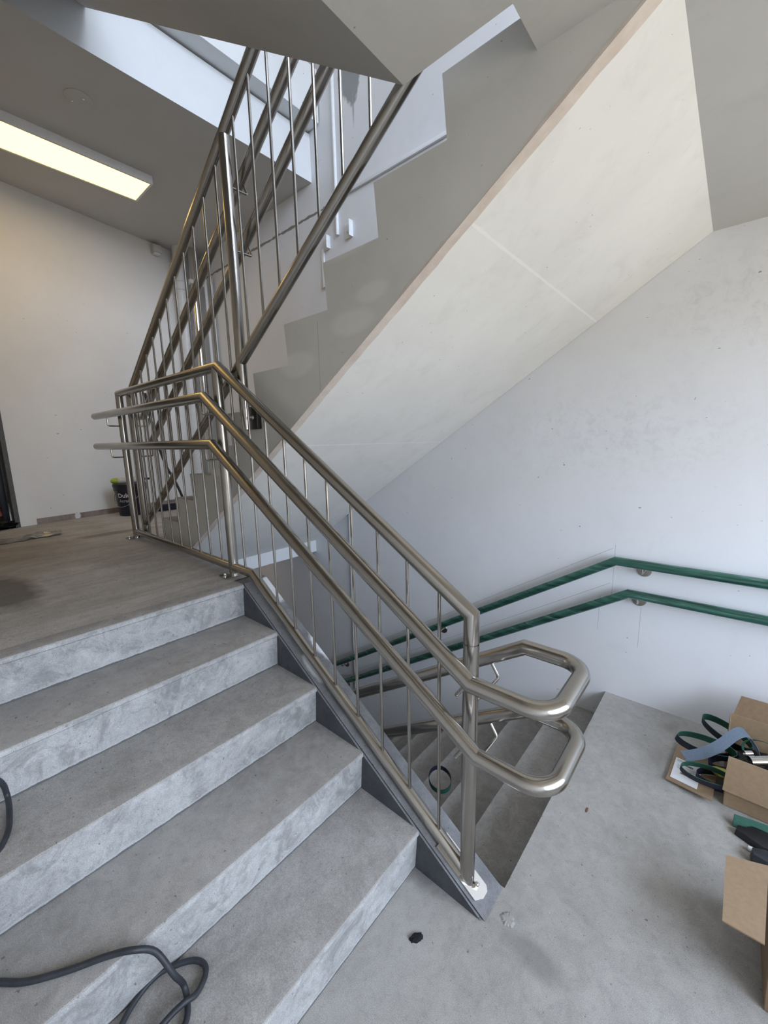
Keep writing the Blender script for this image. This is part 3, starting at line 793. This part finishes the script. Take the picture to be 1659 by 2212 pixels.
# ---------------------------------------------------------------- hose over the near steps
hp = [(-.98, -1.30, .709), (-.88, -1.13, .711), (-.812, -1.04, .695), (-.800, -.985, .625), (-.812, -.974, .560), (-.753, -.979, .535), (-.673, -.995, .533), (-.60, -1.05, .50), (-.53, -1.10, .42), (-.47, -1.085, .362),
      (-.435, -1.057, .358), (-.386, -1.014, .358), (-.337, -.946, .358), (-.298, -.885, .362), (-.252, -.837, .372), (-.234, -.795, .335), (-.200, -.772, .27),
      (-.205, -.752, .205), (-.172, -.758, .187), (-.141, -.778, .184), (-.12, -.83, .184), (-.16, -.90, .184), (-.22, -.91, .184), (-.262, -.877, .184), (-.287, -.832, .184), (-.293, -.785, .186),
      (-.276, -.744, .186), (-.248, -.707, .186), (-.216, -.693, .186), (-.191, -.704, .186), (-.173, -.735, .188), (-.172, -.764, .200), (-.176, -.807, .196), (-.17, -.87, .186), (-.10, -1.0, .184)]
tag(tube('hose', smooth_path(hp, 6), .0072, M_rubber, None, 14), 'thin black hose looping across the lower near steps', 'hose')

# ---------------------------------------------------------------- bits on the half landing floor
def ragged(name, c, rx, ry, h, mat, label, cat, seed, n_=26):
    rnd = random.Random(seed); bm = bmesh.new(); c = Vector(c)
    out = [bm.verts.new(c + Vector((rx*math.cos(a)*(1+.35*(rnd.random()-.5)), ry*math.sin(a)*(1+.35*(rnd.random()-.5)), .0008))) for a in [2*math.pi*i/n_ for i in range(n_)]]
    mid = [bm.verts.new(Vector((c.x + (v.co.x-c.x)*.7, c.y + (v.co.y-c.y)*.7, c.z+h*(.8+.4*rnd.random())))) for v in out]
    top = bm.verts.new(c + Vector((0, 0, h*1.1)))
    for i in range(n_):
        bm.faces.new((out[i], out[(i+1) % n_], mid[(i+1) % n_], mid[i])); bm.faces.new((mid[i], mid[(i+1) % n_], top))
    bm.faces.new(out[::-1])
    return tag(link(name, tomesh(bm), mat), label, cat)
o = ragged('fluff_clump', (.118, -.175, 0), .024, .013, .009, M_lead, 'small black fluffy clump lying on the floor before the bottom step', 'clump', 4)
o.rotation_euler = (0, 0, math.radians(55))
ragged('dry_leaf', (.411, .663, 0), .005, .016, .003, M_leaf, 'tiny curled brown leaf on the half landing floor', 'leaf', 9)
ragged('grout_mound', (.321, .062, 0), .024, .022, .004, M_grout, 'little mound of grey grout by the foot of the concrete kerb', 'grout', 12)

# ---------------------------------------------------------------- sanding belts
def belt_mesh(path, width, up, closed=True, th=.0022):
    """flat band following a path; outer face material 0, inner face material 1"""
    P = [Vector(p) for p in path]; n_ = len(P); bm = bmesh.new(); up = Vector(up).normalized(); rows = []
    for i, p in enumerate(P):
        a = P[(i-1) % n_] if closed or i > 0 else P[i]; b = P[(i+1) % n_] if closed or i < n_-1 else P[i]
        d = (b-a).normalized(); nn = d.cross(up).normalized()
        rows.append([bm.verts.new(p - up*width/2 + nn*th/2), bm.verts.new(p + up*width/2 + nn*th/2), bm.verts.new(p + up*width/2 - nn*th/2), bm.verts.new(p - up*width/2 - nn*th/2)])
    rng = range(n_) if closed else range(n_-1)
    for i in rng:
        A = rows[i]; B = rows[(i+1) % n_]
        for j in range(4):
            f = bm.faces.new((A[j], A[(j+1) % 4], B[(j+1) % 4], B[j])); f.material_index = {0: 0, 1: 1, 2: 1, 3: 1}[j]
    if not closed: bm.faces.new(rows[0]); bm.faces.new(rows[-1][::-1])
    return tomesh(bm)

def loop_path(c, a, b, rot, tilt, n_=48, pinch=0):
    out = []; Rm = Matrix.Rotation(rot, 3, 'Z') @ Matrix.Rotation(tilt[0], 3, 'X') @ Matrix.Rotation(tilt[1], 3, 'Y')
    for i in range(n_):
        t_ = 2*math.pi*i/n_; x_ = a*math.cos(t_); y_ = b*math.sin(t_)*(1 - pinch*math.cos(t_))
        out.append(Vector(c) + Rm @ Vector((x_, y_, 0)))
    return out, Rm @ Vector((0, 0, 1))

# ring on the second tread of the descending flight
p_, u_ = loop_path((-.357, .697, -2*R+.0155), .063, .085, math.radians(40), (0, 0))
tag(link('sanding_belt', belt_mesh(p_, .026, u_), [M_beltg, M_belti]), 'dark sanding belt ring lying on a step of the descending flight', 'sanding belt')

BG = 'sanding belts spilling out of the cardboard box'
specs = [((.772, 1.262, .115), .115, .040, math.radians(12), (math.radians(25), math.radians(8)), .046, M_beltg, 'long green sanding belt loop reaching furthest left from the box'),
         ((.845, 1.40, .135), .105, .042, math.radians(-28), (math.radians(18), math.radians(10)), .044, M_beltg, 'green sanding belt loop standing furthest back beside the box'),
         ((.792, 1.085, .092), .098, .036, math.radians(9), (math.radians(30), math.radians(0)), .044, M_beltg, 'green sanding belt loop beside the white label on the cardboard flap'),
         ((.845, 1.15, .045), .095, .045, math.radians(15), (math.radians(8), 0), .036, M_belti, 'dark navy sanding belt loop lowest in the heap by the box'),
         ((.86, 1.25, .075), .09, .05, math.radians(50), (math.radians(-10), 0), .036, M_belti, 'dark sanding belt loop buried in the middle of the heap')]
for c_, a, b, rot, tl, w_, mt_, lab in specs:
    p_, u_ = loop_path(c_, a, b, rot, tl)
    tag(link('sanding_belt', belt_mesh(p_, w_, u_), [M_belti, mt_]), lab, 'sanding belt', BG)
pb = smooth_path([(.700, 1.10, .130), (.76, 1.13, .155), (.82, 1.18, .195), (.87, 1.25, .235), (.905, 1.29, .235), (.935, 1.285, .205), (.95, 1.27, .17)], 6)
tag(link('sanding_belt', belt_mesh(pb, .044, (-.6, .45, .5), closed=False), [M_beltb, M_beltb]), 'blue-grey sanding belt strip draped over the corner of the box', 'sanding belt', BG)
bm = bmesh.new(); prev = None
p_ = smooth_path([(.886, .972, .022), (.96, .985, .022), (1.05, .995, .022), (1.15, .985, .022)], 6)
tag(link('sanding_belt', belt_mesh(p_, .044, (.05, .55, .83), closed=False, th=.006), [M_beltg, M_beltg]), 'flat green sanding belt strip lying in front of the upper box', 'sanding belt')
lump('yellow_disc_pad', (.835, 1.17, .075), (.035, .03, .02), M_yell, 'small yellow pad half buried among the sanding belts', 'pad', 2, .1, 5, flat=False)

# black pieces in front of the boxes
def chunk(pts_, z0, z1, mat, label, name='rubber_block', cat='block', bev=.004):
    bm = bmesh.new(); a = [bm.verts.new((x_, y_, z0)) for x_, y_ in pts_]; b = [bm.verts.new((x_+.004, y_+.004, z1)) for x_, y_ in pts_]
    bm.faces.new(a[::-1]); bm.faces.new(b)
    for i in range(len(pts_)): bm.faces.new((a[i], a[(i+1) % len(pts_)], b[(i+1) % len(pts_)], b[i]))
    bmesh.ops.recalc_face_normals(bm, faces=bm.faces); bevel(bm, bev)
    return tag(link(name, tomesh(bm), mat, smooth=35), label, cat)
chunk([(.890, .918), (.965, .885), (1.03, .89), (1.03, .935), (.95, .958), (.895, .945)], .002, .028, M_black, 'black plastic piece just below the flat green belt strip')
chunk([(.925, .955), (1.02, .945), (1.05, .975), (.94, .982)], .002, .024, M_bag, 'black piece tucked under the flat green belt strip')
chunk([(.938, .81), (1.01, .80), (1.02, .845), (.975, .862), (.935, .845)], .002, .042, M_rubber, 'black wedge nearest the lower cardboard box')
lathe_o = lathe('metal_fitting', [(.008, 0), (.009, .003), (.009, .045), (.008, .048)], (.930, .872, .0092), M_galv, None, 16, (.98, .12, .0), loc=(.93, .872, 0))
tag(lathe_o, 'small silver cylinder fitting beside the black pieces', 'fitting')
chunk([(.905, .965), (.94, .97), (.935, .985), (.90, .98)], .002, .008, M_white, 'white scrap peeking out under the flat green belt strip', 'plastic_scrap', 'scrap', .001)

# ---------------------------------------------------------------- cardboard boxes
def panel(bm, q, th=.004, mi=0):
    """thin corrugated panel through four corners"""
    q = [Vector(p) for p in q]; n_ = (q[1]-q[0]).cross(q[3]-q[0]).normalized()*th/2
    a = [bm.verts.new(p+n_) for p in q]; b = [bm.verts.new(p-n_) for p in q]
    fs = [bm.faces.new(a), bm.faces.new(b[::-1])]
    for i in range(4): fs.append(bm.faces.new((a[i], b[i], b[(i+1) % 4], a[(i+1) % 4])))
    for f in fs: f.material_index = mi
b1 = thing('cardboard_box', (1.0, 1.25, 0), 'open cardboard box against the right wall with sanding belts spilling out', 'box')
X0, X1, Y0, Y1, H = .853, 1.22, 1.064, 1.425, .235
bm = bmesh.new()
panel(bm, [(X0, Y0, .003), (X1, Y0, .003), (X1, Y1, .003), (X0, Y1, .003)])
panel(bm, [(X0, Y0, .003), (X1, Y0, .003), (X1-.005, Y0, H), (X0, Y0, H)]); panel(bm, [(X0, Y1, .003), (X1, Y1, .003), (X1, Y1, H), (X0, Y1, H)])
panel(bm, [(X1, Y0, .003), (X1, Y1, .003), (X1, Y1, H), (X1, Y0, H)]); panel(bm, [(X0, Y0, .003), (X0, Y1, .003), (X0, Y1, .07), (X0, Y0, .07)])
panel(bm, [(X0, Y1-.10, .07), (X0, Y1, .07), (X0, Y1, H), (X0, Y1-.035, H)])
link('body', tomesh(bm), M_card, b1)
bm = bmesh.new(); panel(bm, [(X0-.004, Y0-.004, H+.004), (X1, Y0-.004, H+.004), (X1, Y0-.024, .085), (X0-.010, Y0-.024, .087)]); link('flap', tomesh(bm), M_card, b1)
bm = bmesh.new(); panel(bm, [(X0+.01, Y1+.003, H), (X1, Y1+.003, H), (X1+.01, Y1+.028, .33), (X0+.03, Y1+.028, .325)]); link('flap', tomesh(bm), M_card2, b1)
bm = bmesh.new(); panel(bm, [(.648, 1.055, .012), (.815, 1.020, .026), (.835, 1.337, .028), (.668, 1.372, .014)]); f_ = link('flap', tomesh(bm), M_card, b1)
# white label on the folded-out flap
LA, LB, LD = Vector((.648, 1.055, .012)), Vector((.815, 1.020, .026)), Vector((.668, 1.372, .014))
LO = LA + (LB-LA)*.07 + (LD-LA)*.07 + Vector((0, 0, .003)); LX = (LB-LA)*.60; LY = (LD-LA)*.50
def lab_pt(u, v, h=0): return LO + LX*u + LY*v + Vector((0, 0, h))
bm = bmesh.new(); panel(bm, [lab_pt(0, 0, .001), lab_pt(1, 0, .001), lab_pt(1, 1, .001), lab_pt(0, 1, .001)], .0006); sl_ = link('label', tomesh(bm), M_print, f_)
bm = bmesh.new()
def bar(u0, v0, u1, v1):
    bm.faces.new([bm.verts.new(lab_pt(a, b, .0018)) for a, b in ((u0, v0), (u1, v0), (u1, v1), (u0, v1))])
u = .34
for i in range(22):
    w_ = random.choice((.006, .010, .014)); bar(u, .74, u+w_, .83); u += w_ + random.choice((.006, .010))
for v, a, b in ((.93, .06, .3), (.89, .06, .36), (.85, .06, .28), (.68, .12, .9), (.63, .12, .8), (.58, .12, .92), (.53, .15, .7)): bar(a, v, b, v+.010)
u = .30
for i in range(26):
    w_ = random.choice((.008, .012, .016)); bar(u, .33, u+w_, .39); u += w_ + .006
link('label_print', tomesh(bm), M_black, sl_)

b2 = thing('cardboard_box', (1.10, .46, 0), 'lower cardboard box at the right edge with its flap sticking out over the floor', 'box')
X0, X1, Y0, Y1, H = .957, 1.28, .312, .60, .205
bm = bmesh.new()
panel(bm, [(X0, Y0, .003), (X1, Y0, .003), (X1, Y1, .003), (X0, Y1, .003)])
panel(bm, [(X0, Y0, .003), (X1, Y0, .003), (X1, Y0, H), (X0-.008, Y0, H)]); panel(bm, [(X0, Y1, .003), (X1, Y1, .003), (X1, Y1, H), (X0, Y1, H)])
panel(bm, [(X1, Y0, .003), (X1, Y1, .003), (X1, Y1, H), (X1, Y0, H)]); panel(bm, [(X0, Y0, .003), (X0, Y1, .003), (X0, Y1, H), (X0-.008, Y0, H)])
link('body', tomesh(bm), M_card2, b2)
bm = bmesh.new(); panel(bm, [(X0-.020, Y0+.002, H), (X0, Y1, H), (.852, .567, .197), (.848, .318, .199)]); link('flap', tomesh(bm), M_card, b2)

# stainless offcuts inside the upper box
def ring_tube(c, ax, r, ln, label):
    bm = bmesh.new(); lathe_bm(bm, [(r, 0), (r, ln), (r-.002, ln), (r-.002, 0)], c, 28, Vector(ax), capends=False)
    return tag(link('steel_tube_offcut', tomesh(bm), M_steel2, smooth=35), label, 'steel tube')
ring_tube((.925, 1.165, .182), (.85, .45, .2), .022, .10, 'larger shiny steel tube offcut lying in the open cardboard box')
ring_tube((.905, 1.205, .185), (.8, .5, .1), .012, .03, 'small shiny steel ring in the open box beside the blue-grey belt')
p_, u_ = loop_path((.985, 1.30, .15), .085, .055, math.radians(-20), (math.radians(60), 0))
tag(link('sanding_belt', belt_mesh(p_, .03, u_), [M_beltg, M_beltg]), 'rolled dark green sanding belt inside the open cardboard box', 'sanding belt')
tag(lump('rag', (1.02, 1.24, .085), (.14, .14, .075), M_bag, 'x', 'rag', 4, .25, 21), 'dark rag filling the bottom of the open cardboard box', 'rag')
